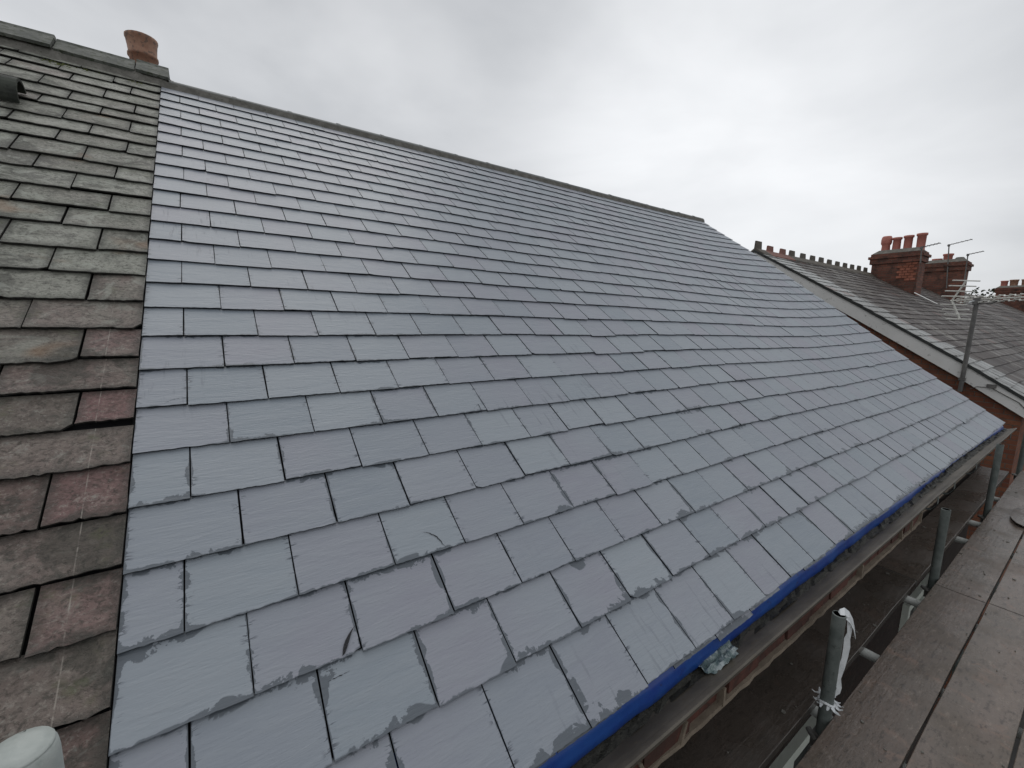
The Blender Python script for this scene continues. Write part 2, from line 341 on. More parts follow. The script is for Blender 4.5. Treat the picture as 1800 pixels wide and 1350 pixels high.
# ------------------------------------------------------------------ the setting
ground = MB(); ground.face([(-600, -600, -5.8), (600, -600, -5.8), (600, 600, -5.8), (-600, 600, -5.8)])
g = ground.build("ground", M['ground']); g['kind'] = 'structure'

# ------------------------------------------------------------------ roof surface of the near terrace
U = 0.19; TH = R(35.5); CT, ST = math.cos(TH), math.sin(TH)
HX = [0, 8, 12, 16, 20, 25, 30, 34, 38, 42]
HK = [2, 11, 17, 25]
HT = [[0, -.03, -.10, -.14, -.20, -.34, -.43, -.42, -.36, -.27],
      [0, -.03, -.08, -.12, -.18, -.29, -.37, -.36, -.25, -.05],
      [0, 0, -.05, -.08, -.10, -.16, -.19, -.18, -.08, .09],
      [0, 0, 0, 0, 0, -.03, -.05, -.05, -.04, 0]]
def cr(p0, p1, p2, p3, t): return 0.5 * (2 * p1 + (p2 - p0) * t + (2 * p0 - 5 * p1 + 4 * p2 - p3) * t * t + (3 * p1 - p0 - 3 * p2 + p3) * t ** 3)
def rowh(row, x):
    if x <= 0: return row[0]
    if x >= 42: return row[-1]
    i = 0
    while HX[i + 1] < x: i += 1
    t = (x - HX[i]) / (HX[i + 1] - HX[i]); g_ = lambda j: row[max(0, min(len(row) - 1, j))]
    return cr(g_(i - 1), g_(i), g_(i + 1), g_(i + 2), t)
def hf(x, k):
    if k <= HK[0]: h = rowh(HT[0], x)
    elif k >= HK[-1]: h = rowh(HT[-1], x)
    else:
        i = 0
        while HK[i + 1] < k: i += 1
        t = (k - HK[i]) / (HK[i + 1] - HK[i]); t = t * t * (3 - 2 * t)
        h = rowh(HT[i], x) * (1 - t) + rowh(HT[i + 1], x) * t
    return h
def kshift(x, k):
    a = max(0.0, min(1.0, (x - 14) / 20.0)); b = max(0.0, min(1.0, (4 - k) / 4.0))
    return -0.13 * a * b
def S(x, k, hm=0.0):
    """roof coordinates (units of U along the eaves, up the slope; hm metres off the surface) -> world"""
    h = hf(x, k) * U + hm; kk = (k + kshift(x, k)) * U
    return Vector((x * U, kk * CT - h * ST, kk * ST + h * CT))

def sn(a, b, c=0.0): return mnoise.noise(Vector((a, b, c)))
def slates(mb, x0, x1, lines, width, half_first, tau, gap, rough, colfn, seed, thick=0.006, side=False, trim_right=True, wj=0.03, slip=0.02, cutp=0.05):
    rnd = random.Random(seed)
    for r in range(len(lines) - 1):
        kb = lines[r]; G = lines[r + 1] - kb
        off = half_first(r)
        edges = []
        if side:  # courses set out from the right hand verge (x1) towards the left
            e = x1; edges = [e]; e -= width * (0.5 if off else 1.0) + rnd.gauss(0, wj)
            while e > x0: edges.append(e); e -= width + rnd.gauss(0, wj)
            edges.append(x0); edges = edges[::-1]
        else:
            e = x0; edges = [e]; n = 0
            while True:
                n += 1; e = x0 + width * (n - (0.5 if off else 0.0)) + rnd.gauss(0, wj)
                if e > x1 - 0.25 * width: break
                edges.append(e)
            edges.append(x1)
        for a, b in zip(edges[:-1], edges[1:]):
            ga = gap * rnd.uniform(0.6, 1.5) / U
            xa = a + (ga / 2 if a > x0 + 1e-6 else 0); xb = b - (ga / 2 if b < x1 - 1e-6 else 0)
            w = xb - xa; cx = (a + b) / 2
            col = colfn(rnd, cx, kb, r)
            dk = rnd.gauss(0, slip); dz = rnd.gauss(0, 0.0005); tw = rnd.gauss(0, 0.0006 + rough * 0.012); ty = rnd.gauss(0, 0.006 + rough * 0.12)
            if rnd.random() < 0.015: dk -= 0.07
            nx = max(3, int(round(w / (0.06 if kb < 9 and cx < 17 else 0.14)))); kt = kb + G * 1.045
            near = rough
            cut = [0, 0]
            for q in (0, 1):
                if rnd.random() < cutp: cut[q] = rnd.uniform(0.02, 0.08) * min(1.8, rough / 0.016)
            def prof(i):
                t = i / nx
                j = sn(seed + cx * 3.1 + t * w * 5.5, kb * 2.7) * near * 0.45 + sn(seed + cx * 7 + t * w * 21, kb * 5.1, 3) * near * 0.8
                e = min(t, 1 - t) * w
                q = cut[0] if t < 0.5 else cut[1]
                c = max(0.0, q * (1 - e / 0.11)) if e < 0.11 else 0.0
                return kb + dk + j + c + ty * (t - 0.5)
            vs_ = [0.0, 0.16, 0.5, 1.0]
            top = []
            for vi, tv in enumerate(vs_):
                row = []
                for i in range(nx + 1):
                    t = i / nx
                    k = prof(i) * (1 - tv) + kt * tv
                    sj = 0.0
                    if i in (0, nx) and 0 < a + 1: sj = sn(k * 9 + cx, seed + i * 5.0, 7) * near * 0.45 * (1 if i == 0 else -1)
                    if (i == 0 and abs(a - x0) < 1e-6) or (i == nx and abs(b - x1) < 1e-6): sj *= 1.0
                    x = xa + w * t + sj
                    hm = thick * 1.6 + tau * (1 - (k - kb) / G) + dz + tw * (t - 0.5) * 2
                    row.append((x, k, hm, min(t, 1 - t) * w * U, (k - kb) * U if tv > 0 else 0.0))
                top.append(row)
            i0 = len(mb.v)
            for row in top:
                for x, k, hm, _, _ in row: mb.v.append(tuple(S(x, k, hm)))
            W = nx + 1
            tt = G * U
            for j in range(len(vs_) - 1):
                for i in range(nx):
                    q = [(j, i), (j, i + 1), (j + 1, i + 1), (j + 1, i)]
                    uvs = []
                    for jj, ii in q:
                        vv = top[jj][ii][4]
                        uvs.append((top[jj][ii][3] , max(0.0, min(vv, max(0.0, tt - vv) * 0.9))))
                    mb.face(None, uv=uvs, idx=[i0 + jj * W + ii for jj, ii in q], col=col, smooth=False)
            # edges: bottom and two sides
            i1 = len(mb.v)
            for i in range(nx + 1):
                x, k, hm, _, _ = top[0][i]; mb.v.append(tuple(S(x, k + 0.012, hm - thick)))
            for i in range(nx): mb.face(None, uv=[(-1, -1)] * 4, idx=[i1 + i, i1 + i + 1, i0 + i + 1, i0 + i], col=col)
            for i, flip in ((0, 1), (nx, 0)):
                i2 = len(mb.v)
                for j in range(len(vs_)):
                    x, k, hm, _, _ = top[j][i]; mb.v.append(tuple(S(x, k, hm - thick)))
                for j in range(len(vs_) - 1):
                    q = [i0 + j * W + i, i0 + (j + 1) * W + i, i2 + j + 1, i2 + j]
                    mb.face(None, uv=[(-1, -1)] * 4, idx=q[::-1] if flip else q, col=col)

def backing(mb, x0, x1, k0, k1, depth, n=42):
    """dark batten space under the slates, plus the plain rear slope"""
    for i in range(n):
        a = x0 + (x1 - x0) * i / n; b = x0 + (x1 - x0) * (i + 1) / n
        for j in range(8):
            c = k0 + (k1 - k0) * j / 8; d = k0 + (k1 - k0) * (j + 1) / 8
            mb.face([S(a, c, depth), S(b, c, depth), S(b, d, depth), S(a, d, depth)])
        pa, pb = S(a, k1, depth), S(b, k1, depth)
        mb.face([pa, pb, (pb.x, pb.y + 4.0, pb.z - 2.85), (pa.x, pa.y + 4.0, pa.z - 2.85)])

# ---- house with the new roof
X1 = 42 * U
new = empty("terraced_house", (4.0, 2.0, -5.8), "terraced house whose big roof is newly laid in clean blue-grey slate", "house")
rb = MB()
lines = [-2.12 + 0] + [i for i in range(-1, 25)] + [24.85]
lines[0] = -2.14
def ncol(rnd, x, k, r):
    pur = max(0, rnd.gauss(0.25, 0.45)) if rnd.random() < 0.75 else rnd.uniform(0.5, 1.0)
    damp = max(0.12, min(1.25, 1.2 - 0.10 * k - 0.012 * x)) * rnd.uniform(0.55, 1.25)
    return (rnd.random(), min(1, pur), damp)
slates(rb, 0.012, 42.0, lines, 1.31, lambda r: (r % 2) == 1, 0.0100, 0.0037, 0.017, ncol, 11, thick=0.0068, slip=0.014)
# second, shorter slates doubled under the eaves course
slates(rb, 0.05, 41.8, [-2.17, -1.9], 1.31, lambda r: True, 0.002, 0.006, 0.016, ncol, 23, thick=0.004)
roof = rb.build("roof", M['new_slate'], new)
bk = MB(); backing(bk, -0.05, 42.0, -2.1, 25.3, -0.014); bk.build("roof_underlay", M['underlay'], new)
# a few fine cracks in the new slates
CR = [[(2.607, 0.419), (2.439, 0.232), (2.321, 0.033)], [(3.932, 1.424), (4.04, 1.368), (4.133, 1.271), (4.176, 1.157), (4.215, 1.035)], [(2.073, -0.177), (2.19, -0.18), (2.359, -0.162)], [(0.389, 5.063), (0.492, 5.133), (0.613, 5.174)], [(8.002, 0.788), (8.304, 0.93)], [(8.314, 5.307), (8.605, 5.457), (8.848, 5.514)], [(6.161, 4.057), (6.363, 4.22), (6.357, 3.97)]]
for ci, pl in enumerate(CR):
    m = MB(); P = []
    for a, b in zip(pl[:-1], pl[1:]):
        for q in range(5): P.append((a[0] + (b[0] - a[0]) * q / 5 + random.uniform(-.008, .008), a[1] + (b[1] - a[1]) * q / 5 + random.uniform(-.008, .008)))
    P.append(pl[-1]); n = len(P)
    for i in range(n - 1):
        wa = (.0016 + .012 * (ci == 0) * i / n) * math.sin(math.pi * min(1, (i + .3) / n)) / U; wb = (.0016 + .012 * (ci == 0) * (i + 1) / n) * math.sin(math.pi * min(1, (i + 1.0) / n)) / U
        hm = lambda k: 0.0068 * 1.6 + 0.0100 * (1 - (k - math.floor(k))) + 0.0022
        m.face([S(P[i][0] - wa, P[i][1], hm(P[i][1])), S(P[i][0] + wa, P[i][1] + wa, hm(P[i][1])), S(P[i + 1][0] + wb, P[i + 1][1] + wb, hm(P[i + 1][1])), S(P[i + 1][0] - wb, P[i + 1][1], hm(P[i + 1][1]))])
    m.build("slate_crack", M['underlay'], roof)
# mortar bedding along the right hand verge
vm = MB()
for i in range(27):
    k0, k1 = -2.1 + i, -2.1 + i + 0.96
    j0 = random.uniform(0, 0.03)
    p = [S(41.72, k0, -0.012), S(42.02 + j0, k0, -0.012), S(42.02 + j0, k1, -0.012), S(41.72, k1, -0.012), S(41.72, k0, 0.004), S(42.02 + j0, k0, 0.006), S(42.02 + j0, k1, 0.002), S(41.72, k1, 0.001)]
    vm.hexa(p)
vm.build("verge_mortar", M['mortar'], new)

def half_ridge(x0, x1, cy, cz, r, mat, parent, collar=True, seg=12):
    mb = MB()
    for (a, b, rr) in ((x0, x1, r),) + (((x0 - 0.010, x0 + 0.022, r + 0.004),) if collar else ()):
        outer = []; inner = []
        for k in range(seg + 1):
            an = math.pi * (-0.04 + 1.08 * k / seg); outer.append((cy - rr * math.cos(an), cz + rr * math.sin(an))); inner.append((cy - (rr - 0.014) * math.cos(an), cz + (rr - 0.014) * math.sin(an)))
        for k in range(seg):
            o0, o1, n0, n1 = outer[k], outer[k + 1], inner[k], inner[k + 1]
            mb.face([(a, *o0), (b, *o0), (b, *o1), (a, *o1)][::-1])
            mb.face([(a, *n0), (b, *n0), (b, *n1), (a, *n1)])
            for xx in (a, b): mb.face([(xx, *o0), (xx, *o1), (xx, *n1), (xx, *n0)])
        for k in (0, seg):
            mb.face([(a, *outer[k]), (b, *outer[k]), (b, *inner[k]), (a, *inner[k])])
    return mb.build("ridge_tile", mat, parent, loc=((x0 + x1) / 2, cy, cz))
x = 0.06; i = 0
while x < X1 + 0.02:
    xe = min(x + 0.452, X1 + 0.07)
    half_ridge(x + 0.003, xe - 0.003, 3.935 + random.uniform(-.004, .004), 2.768 + hf(x / U, 25) * U + random.uniform(-.003, .003) - 0.004, 0.084, M['ridge_new'], roof)
    x = xe
    if xe >= X1 + 0.06: break
rm = MB()
for i in range(42):
    a, b = i * 0.192, (i + 1) * 0.192
    if b > X1: b = X1
    pa, pb = S(a / U, 24.72, 0.004), S(b / U, 24.72, 0.004); qa, qb = S(a / U, 25.0, 0.05 + 0.006 * sn(i, 2)), S(b / U, 25.0, 0.05 + 0.006 * sn(i + 1, 2))
    rm.face([pa, pb, qb, qa])
rm.build("ridge_bedding", M['mortar_grey'], new)

# walls of the near terrace
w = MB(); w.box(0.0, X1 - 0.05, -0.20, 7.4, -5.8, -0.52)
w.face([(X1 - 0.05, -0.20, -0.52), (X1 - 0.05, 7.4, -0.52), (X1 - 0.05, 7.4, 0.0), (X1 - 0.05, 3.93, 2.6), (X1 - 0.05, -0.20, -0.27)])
w.build("wall", M['brick_shade'], new)
# corbelled brick eaves: separate headers with mortar between, three stepped courses; the outer one has gone past x = 4
cb = MB(); mo = MB()
for c, (yf, z0, z1) in enumerate(((-0.416, -0.410, -0.350), (-0.345, -0.486, -0.420), (-0.272, -0.560, -0.494))):
    xx = 0.02 + 0.06 * c
    xe = 3.95 if c == 0 else X1 - 0.06
    while xx < xe:
        wd = 0.2135 if c != 1 else 0.103
        b = min(xx + wd + random.uniform(-.006, .006), xe)
        rt_ = random.uniform(-0.006, 0.008)
        cb.box(xx, b, yf + 0.012 + rt_, -0.19, z0 + random.uniform(0, .004), z1 - random.uniform(0, .004), jit=0.003); xx = b + 0.012
    # ragged mortar bed and joints standing proud of the worn bricks
    n = int(xe / 0.05)
    for i in range(n):
        a, b2 = 0.02 + i * 0.05, 0.02 + (i + 1) * 0.05
        e0 = yf - 0.004 + 0.006 * sn(i * 0.9, c * 5.0); e1 = yf - 0.004 + 0.006 * sn((i + 1) * 0.9, c * 5.0)
        t0 = z0 - 0.003 + 0.004 * sn(i * 1.7, c + 9.0)
        mo.hexa([(a, e0, t0 - 0.004), (b2, e1, t0 - 0.004), (b2, -0.19, z0 - 0.008), (a, -0.19, z0 - 0.008), (a, e0 + 0.003, z0 + 0.006), (b2, e1 + 0.003, z0 + 0.006), (b2, -0.19, z0 + 0.001), (a, -0.19, z0 + 0.001)])
    xx = 0.02 + 0.06 * c
    k = 0
    while xx < xe and c == 0:
        xx += 0.2195
        if random.random() < 0.62:
            s_ = random.uniform(-0.03, 0.03)
            mo.hexa([(xx - 0.004 + s_, yf - 0.006, z0), (xx + 0.009 + s_, yf - 0.006, z0), (xx + 0.009 + s_, -0.3, z0), (xx - 0.004 + s_, -0.3, z0), (xx - 0.004, yf - 0.002, z1), (xx + 0.009, yf - 0.002, z1), (xx + 0.009, -0.3, z1), (xx - 0.004, -0.3, z1)])
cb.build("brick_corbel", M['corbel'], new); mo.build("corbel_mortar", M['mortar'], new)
# long gutter trough with its pale front lip
gt = MB()
GP = [(-0.225, -0.235), (-0.225, -0.322), (-0.262, -0.338), (-0.318, -0.340), (-0.352, -0.334), (-0.398, -0.318), (-0.420, -0.306), (-0.426, -0.309), (-0.424, -0.324), (-0.398, -0.338)]
GO = [(-0.215, -0.235), (-0.215, -0.330), (-0.258, -0.346), (-0.325, -0.346)]
gx = [0.0 + i * 0.16 for i in range(int(8.02 / 0.16) + 1)] + [8.02]
def gy(x, p):
    dz = 0.0 if x < 4 else -0.018 * (x - 4) / 4
    wv = 0.003 * sn(x * 1.3, 4.0)
    return (x, p[0] + wv, p[1] + dz + wv * 0.6)
for i in range(len(gx) - 1):
    for prof_ in (GP, GO):
        for j in range(len(prof_) - 1):
            gt.face([gy(gx[i], prof_[j]), gy(gx[i + 1], prof_[j]), gy(gx[i + 1], prof_[j + 1]), gy(gx[i], prof_[j + 1])], smooth=(prof_ is GP and 1 < j < 6))
    gt.face([gy(gx[i], GP[-1]), gy(gx[i + 1], GP[-1]), gy(gx[i + 1], GO[-1]), gy(gx[i], GO[-1])])
gut = gt.build("gutter", M['gutter'], new)
si = MB()
for i in range(len(gx) - 1):
    for j in range(7):
        y0, y1 = -0.232 - j * 0.018, -0.232 - (j + 1) * 0.018
        zz = lambda x, y: -0.327 + (0.0 if x < 4 else -0.018 * (x - 4) / 4) + 0.011 * sn(x * 9, y * 40) + 0.010 * sn(x * 31, y * 60, 2) + (0.012 if y > -0.28 else 0) - max(0, (-y - 0.32)) * 0.15
        for h_ in range(4):
            xa = gx[i] + (gx[i + 1] - gx[i]) * h_ / 4; xb = gx[i] + (gx[i + 1] - gx[i]) * (h_ + 1) / 4
            si.face([(xa, y1, zz(xa, y1)), (xb, y1, zz(xb, y1)), (xb, y0, zz(xb, y0)), (xa, y0, zz(xa, y0))])
si.build("gutter_silt", M['silt'], gut)
for x in (4.28, 4.78, 5.6, 6.6, 7.5):
    b = MB(); dz = -0.018 * (x - 4) / 4
    pts = [(x, -0.43, -0.305 + dz), (x, -0.432, -0.36 + dz), (x, -0.405, -0.405 + dz), (x, -0.33, -0.425 + dz), (x, -0.25, -0.42 + dz), (x, -0.205, -0.38 + dz)]
    for a, c in zip(pts[:-1], pts[1:]):
        b.hexa([(x - .013, a[1], a[2] - .004), (x + .013, a[1], a[2] - .004), (x + .013, c[1], c[2] - .004), (x - .013, c[1], c[2] - .004), (x - .013, a[1] - .003, a[2] + .005), (x + .013, a[1] - .003, a[2] + .005), (x + .013, c[1] - .003, c[2] + .005), (x - .013, c[1] - .003, c[2] + .005)])
    b.build("gutter_bracket", M['galv'], new, loc=(x, -0.33, -0.36))
fb = MB(); fb.box(3.97, X1, -0.235, -0.205, -0.47, -0.25); fb.build("fascia", M['timber'], new)
# blue breathable membrane lapped out of the eaves into the gutter
fe = MB(); nf = 150
FP = [(-1.2, -0.012), (-1.95, -0.010), (-2.20, -0.011)]
def felt(i, j):
    x = 0.3 + (41.7 - 0.3) * i / nf
    if j < 3: return S(x, FP[j][0], FP[j][1])
    e = S(x, -2.22, -0.013)
    q = 0.006 * sn(x * 0.8, 3.3) + 0.004 * sn(x * 3.1, 8.3) + 0.0025 * sn(x * 9.0, j * 0.7)
    d = [(-0.001, 0.010), (0.004, 0.024), (0.004, 0.044), (-0.003, 0.064 + 0.006 * sn(x * 5.0, 6.1))][j - 3]
    return Vector((e.x, e.y - d[0] * 1.0 + q, e.z - d[1] + q * 0.4))
for i in range(nf):
    for j in range(6): fe.face([felt(i, j + 1), felt(i + 1, j + 1), felt(i + 1, j), felt(i, j)], smooth=True)
fo = fe.build("eaves_membrane", M['felt'], new)
wn = fo.modifiers.new("weld", 'WELD'); wn.merge_threshold = 0.0004
# windows in the front wall, seen through the scaffold gap
def window(x0, x1, z0, z1, parent, y=-0.20):
    f = MB()
    for a, b, c, d in ((x0, x1, z1 - .07, z1), (x0, x1, z0, z0 + .07), (x0, x0 + .07, z0 + .07, z1 - .07), (x1 - .07, x1, z0 + .07, z1 - .07), ((x0 + x1) / 2 - .03, (x0 + x1) / 2 + .03, z0 + .07, z1 - .07), (x0 + .07, (x0 + x1) / 2 - .03, (z0 + z1) / 2 - .03, (z0 + z1) / 2 + .03), ((x0 + x1) / 2 + .03, x1 - .07, (z0 + z1) / 2 - .03, (z0 + z1) / 2 + .03)):
        f.box(a, b, y - 0.045, y + 0.02, c, d)
    wf = f.build("window", M['upvc'], parent, loc=((x0 + x1) / 2, y, z0))
    p = MB(); p.box(x0 + .06, x1 - .06, y - 0.02, y - 0.012, z0 + .06, z1 - .06); p.build("pane", M['glass'], wf, loc=((x0 + x1) / 2, y, z0))
    s_ = MB(); s_.box(x0 - .06, x1 + .06, y - 0.09, y + 0.01, z0 - .08, z0 - .002); s_.build("sill", M['upvc'], wf, loc=((x0 + x1) / 2, y, z0))
window(2.30, 3.35, -3.0, -1.62, new); window(5.15, 6.25, -3.0, -1.62, new)

# ---- the older house to the left
old = empty("terraced_house", (-2.0, 2.0, -5.8), "older terraced house at the left under rough, lichen-grey and purple slates", "house")
ol = [-2.1, -1.25, -.45, .41, 1.30, 2.08, 2.9, 3.81, 4.62, 5.48, 6.34, 7.23, 8.18, 9.2, 10.24, 11.27, 12.22, 13.22, 14.26, 15.24, 16.36, 17.32, 18.3, 19.39, 20.29, 21.32, 22.5, 23.5, 24.5, 25.4]
def ocol(rnd, x, k, r):
    t = max(0.0, min(1.0, (k - 4.5) / 5.0))
    pur = 0.0
    if x > -1.0 and r in (6, 8, 10, 12): pur = (0.85, 1.0, 0.75, 0.55)[(6, 8, 10, 12).index(r)]
    elif k < 8: pur = rnd.choice((0.1, 0.2, 0.4, 0.75, 0.3))
    elif rnd.random() < 0.12: pur = 0.3
    return (min(1, 0.12 + 0.6 * t + rnd.uniform(-.25, .35)), pur, min(1, 0.15 + 0.85 * t) * rnd.uniform(0.6, 1.0))
ob = MB()
slates(ob, -16.0, -0.008, ol, 1.60, lambda r: (r % 2) == 0, 0.0125, 0.007, 0.050, ocol, 41, thick=0.009, side=True, cutp=0.18, wj=0.07, slip=0.045)
oroof = ob.build("roof", M['old_slate'], old)
bk = MB(); backing(bk, -16.0, -0.05, -2.1, 26.3, -0.03, 10); bk.build("roof_underlay", M['underlay'], old)
w = MB(); w.box(-3.0, -0.004, -0.20, 7.4, -5.8, -0.28); w.build("wall", M['brick_dark'], old)
# angular old ridge, each tile lapping the next
def vee_ridge(x0, x1, z, wing, parent, drop=0.0):
    mb = MB(); cy = 4.03
    pr = [(cy - wing, z - wing * 0.66), (cy - 0.035, z - 0.004), (cy - 0.02, z + 0.018), (cy + 0.02, z + 0.018), (cy + 0.035, z - 0.004), (cy + wing, z - wing * 0.66)]
    ip = [(cy + wing - 0.012, z - wing * 0.66 - 0.018), (cy, z - 0.034), (cy - wing + 0.012, z - wing * 0.66 - 0.018)]
    P = pr + ip; n = len(P)
    for k in range(n):
        a, b = P[k], P[(k + 1) % n]
        mb.face([(x0, a[0], a[1]), (x0, b[0], b[1]), (x1, b[0], b[1] + drop), (x1, a[0], a[1] + drop)])
    mb.face([(x0, a, b) for a, b in P][::-1]); mb.face([(x1, a, b + drop) for a, b in P])
    return mb.build("ridge_tile", M['ridge_old'], parent, loc=((x0 + x1) / 2, cy, z), bevel=0.004)
for (a, b, z, wg, dr) in ((-3.05, -2.56, 2.985, .19, 0), (-2.55, -2.06, 2.975, .19, .004), (-2.05, -1.58, 2.98, .19, 0), (-1.57, -1.10, 2.985, .195, 0), (-1.09, -0.635, 2.975, .20, .006), (-0.625, -0.165, 2.958, .185, -.004), (-0.155, 0.055, 2.968, .195, -.004)):
    vee_ridge(a, b, z, wg, oroof, dr)
rm = MB()
for i in range(60):
    a, b = -3.05 + i * 0.0515, -3.05 + (i + 1) * 0.0515
    e = lambda x: 24.85 - 0.1 + 0.14 * sn(x * 9, 1.0) - (0.28 if abs(x + 0.63) < 0.05 or abs(x + 0.16) < 0.04 else 0)
    rm.face([S(a / U, e(a), 0.012), S(b / U, e(b), 0.012), S(b / U, 25.35, 0.075), S(a / U, 25.35, 0.075)])
rm.build("ridge_bedding", M['mortar_grey'], old)
mg = MB()
for (cx, ck) in ((-0.60, 24.4), (-0.58, 24.15), (-0.45, 24.6), (-0.17, 24.55), (-0.63, 24.75), (-0.57, 24.5)):
    for q in range(26):
        c = S(cx / U + random.gauss(0, .16), ck + random.gauss(0, .14), 0.012); r = random.uniform(.004, .011)
        mg.lathe(c, [(0.0, -r * .3), (r, 0), (r * .8, r * .6), (0.0001, r)], 6)
mo_ = mg.build("moss_clumps", M['moss'], old); mo_['kind'] = 'stuff'
cs = MB(); cs.box(-0.75, 0.02, 4.22, 4.60, 1.9, 2.90); cs.box(-0.79, 0.06, 4.18, 4.64, 2.90, 2.96)
stk = cs.build("chimney_stack", M['brick_dark'], old, loc=(-0.36, 4.4, 1.9))
def pot(c, prof, mat, parent, lean=(0, 0), seg=22):
    mb = MB(); mb.lathe(c, prof, seg, lean=lean); return mb.build("chimney_pot", mat, parent, loc=c)
pp = [(0.088, 0), (0.094, .10), (0.099, .205), (0.110, .212), (0.110, .232), (0.101, .24), (0.106, .30), (0.112, .345), (0.118, .36), (0.118, .378), (0.10, .38), (0.094, .33), (0.085, .1)]
p = pot((-0.135, 4.38, 2.945), pp, M['terra_buff'], stk)

# the dark half-round tile lying on the old slates
hr = MB()
c0 = Vector((-1.7, 0, 0)); ax_k = 19.25
seg = 14
def ringp(xu, r, dr=0): 
    base = S(xu, ax_k, 0.03); nrm = Vector((0, -ST, CT)); ups = Vector((0, CT, ST)); out = []
    for k in range(seg + 1):
        an = math.pi * k / seg; out.append(base + ups * (-r * math.cos(an)) + nrm * (r * math.sin(an)))
    return out
ra, rb_ = ringp(-9.0, .105), ringp(-3.3, .105); ia, ib = ringp(-9.0, .088), ringp(-3.3, .088)
for k in range(seg):
    hr.face([ra[k], ra[k + 1], rb_[k + 1], rb_[k]], smooth=True); hr.face([ia[k], ib[k], ib[k + 1], ia[k + 1]], smooth=True)
    hr.face([rb_[k], rb_[k + 1], ib[k + 1], ib[k]]); hr.face([ra[k], ra[k + 1], ia[k + 1], ia[k]])
for k in (0, seg): hr.face([ra[k], rb_[k], ib[k], ia[k]])
tag(hr.build("half_round_tile", M['moss_tile']), "dark mossy half-round tile lying across the old slates at the left edge", "roof tile")

# ------------------------------------------------------------------ the terrace beyond the gap
NP = [(-0.58, -0.375), (-0.285, -0.168), (0.42, 0.318), (1.85, 1.225), (3.0, 1.93), (3.83, 2.43)]
def np_at(s_):
    Ls = [0]
    for a, b in zip(NP[:-1], NP[1:]): Ls.append(Ls[-1] + math.hypot(b[0] - a[0], b[1] - a[1]))
    s_ = max(0, min(s_, Ls[-1])); i = 0
    while i < len(Ls) - 2 and Ls[i + 1] < s_: i += 1
    t = (s_ - Ls[i]) / (Ls[i + 1] - Ls[i]); a, b = NP[i], NP[i + 1]; d = Vector((0, b[0] - a[0], b[1] - a[1])).normalized()
    return a[0] + (b[0] - a[0]) * t, a[1] + (b[1] - a[1]) * t, Vector((0, -d.z, d.y))
NLEN = sum(math.hypot(b[0] - a[0], b[1] - a[1]) for a, b in zip(NP[:-1], NP[1:]))
def terrace(x0, x1, label, seedn, sw=0.25, gauge=0.19, verge=False):
    h = empty("terraced_house", ((x0 + x1) / 2, 3.8, -5.8), label, "house")
    rnd = random.Random(seedn); mb = MB(); nrow = int(NLEN / gauge)
    for r in range(nrow):
        s0 = r * gauge; s1 = s0 + gauge * 1.1; x = x0 - 0.05 if verge else x0; first = True
        rowb = rnd.random() * 0.5
        while x < x1 - 1e-4:
            b = min(x1, x + sw * ((0.5 if (r % 2 and first) else 1.0)) + rnd.gauss(0, .006)); first = False
            y0, z0, n = np_at(s0 + rnd.gauss(0, .004)); y1, z1, n1 = np_at(s1)
            sag = 0.02 * sn(x * 0.6, s0 * 0.5, 5)
            t = 0.018 + rnd.uniform(0, .006)
            A = Vector((0, y0, z0 + sag)) + n * t; B = Vector((0, y1, z1 + sag)) + n1 * 0.006; A2 = A - n * 0.014
            near_v = (verge and (x < x0 + 0.75 + 0.3 * sn(r * 0.9, 2)))  # slates by the verge that get the painted sky reflection
            col = (rnd.random() * 0.6 + rowb, 1.0 if rnd.random() < 0.02 else 0.0, (0.8 + 0.2 * rnd.random()) if near_v else max(0.0, rnd.gauss(0.02, 0.10)))
            xa, xb = x + .002, b - .002
            mb.face([(xa, A.y, A.z), (xb, A.y, A.z), (xb, B.y, B.z), (xa, B.y, B.z)], col=col)
            mb.face([(xa, A2.y, A2.z), (xb, A2.y, A2.z), (xb, A.y, A.z), (xa, A.y, A.z)], col=col)
            x = b
    ro = mb.build("roof", M['far_slate'], h)
    bk = MB()
    for i in range(len(NP) - 1):
        a, b = NP[i], NP[i + 1]; bk.face([(x0, a[0], a[1] - .012), (x1, a[0], a[1] - .012), (x1, b[0], b[1] - .012), (x0, b[0], b[1] - .012)])
    bk.face([(x0, 3.83, 2.42), (x1, 3.83, 2.42), (x1, 8.0, -0.3), (x0, 8.0, -0.3)])
    bk.build("roof_underlay", M['underlay'], h)
    wl = MB(); xi = x0 + (0.02 if verge else 0.0)
    yb = 8.0
    wl.face([(xi, yb, -5.8), (xi, -0.30, -5.8), (xi, -0.30, -0.20), (xi, 0.42, 0.29), (xi, 1.85, 1.19), (xi, 3.0, 1.90), (xi, 3.83, 2.39), (xi, yb, -0.32)])
    wl.face([(xi, -0.30, -5.8), (x1, -0.30, -5.8), (x1, -0.30, -0.20), (xi, -0.30, -0.20)])
    wl.face([(x1, -0.30, -5.8), (x1, yb, -5.8), (x1, yb, -0.32), (x1, 3.83, 2.39), (x1, -0.30, -0.2)])
    wl.build("wall", M['brick'], h)
    return h, ro
h3, r3 = terrace(10.0, 17.0, "neighbouring terraced house with a white bargeboard on its brick gable and a crested ridge", 3, verge=True)
h4, r4 = terrace(17.0, 22.2, "middle house of the far row, beneath the chimney with aerials, its roof brown and lichened", 4)
h5, r5 = terrace(22.2, 46.0, "end house of the far row, with a cluster of chimney pots at the right edge", 5, sw=0.5, gauge=0.38)
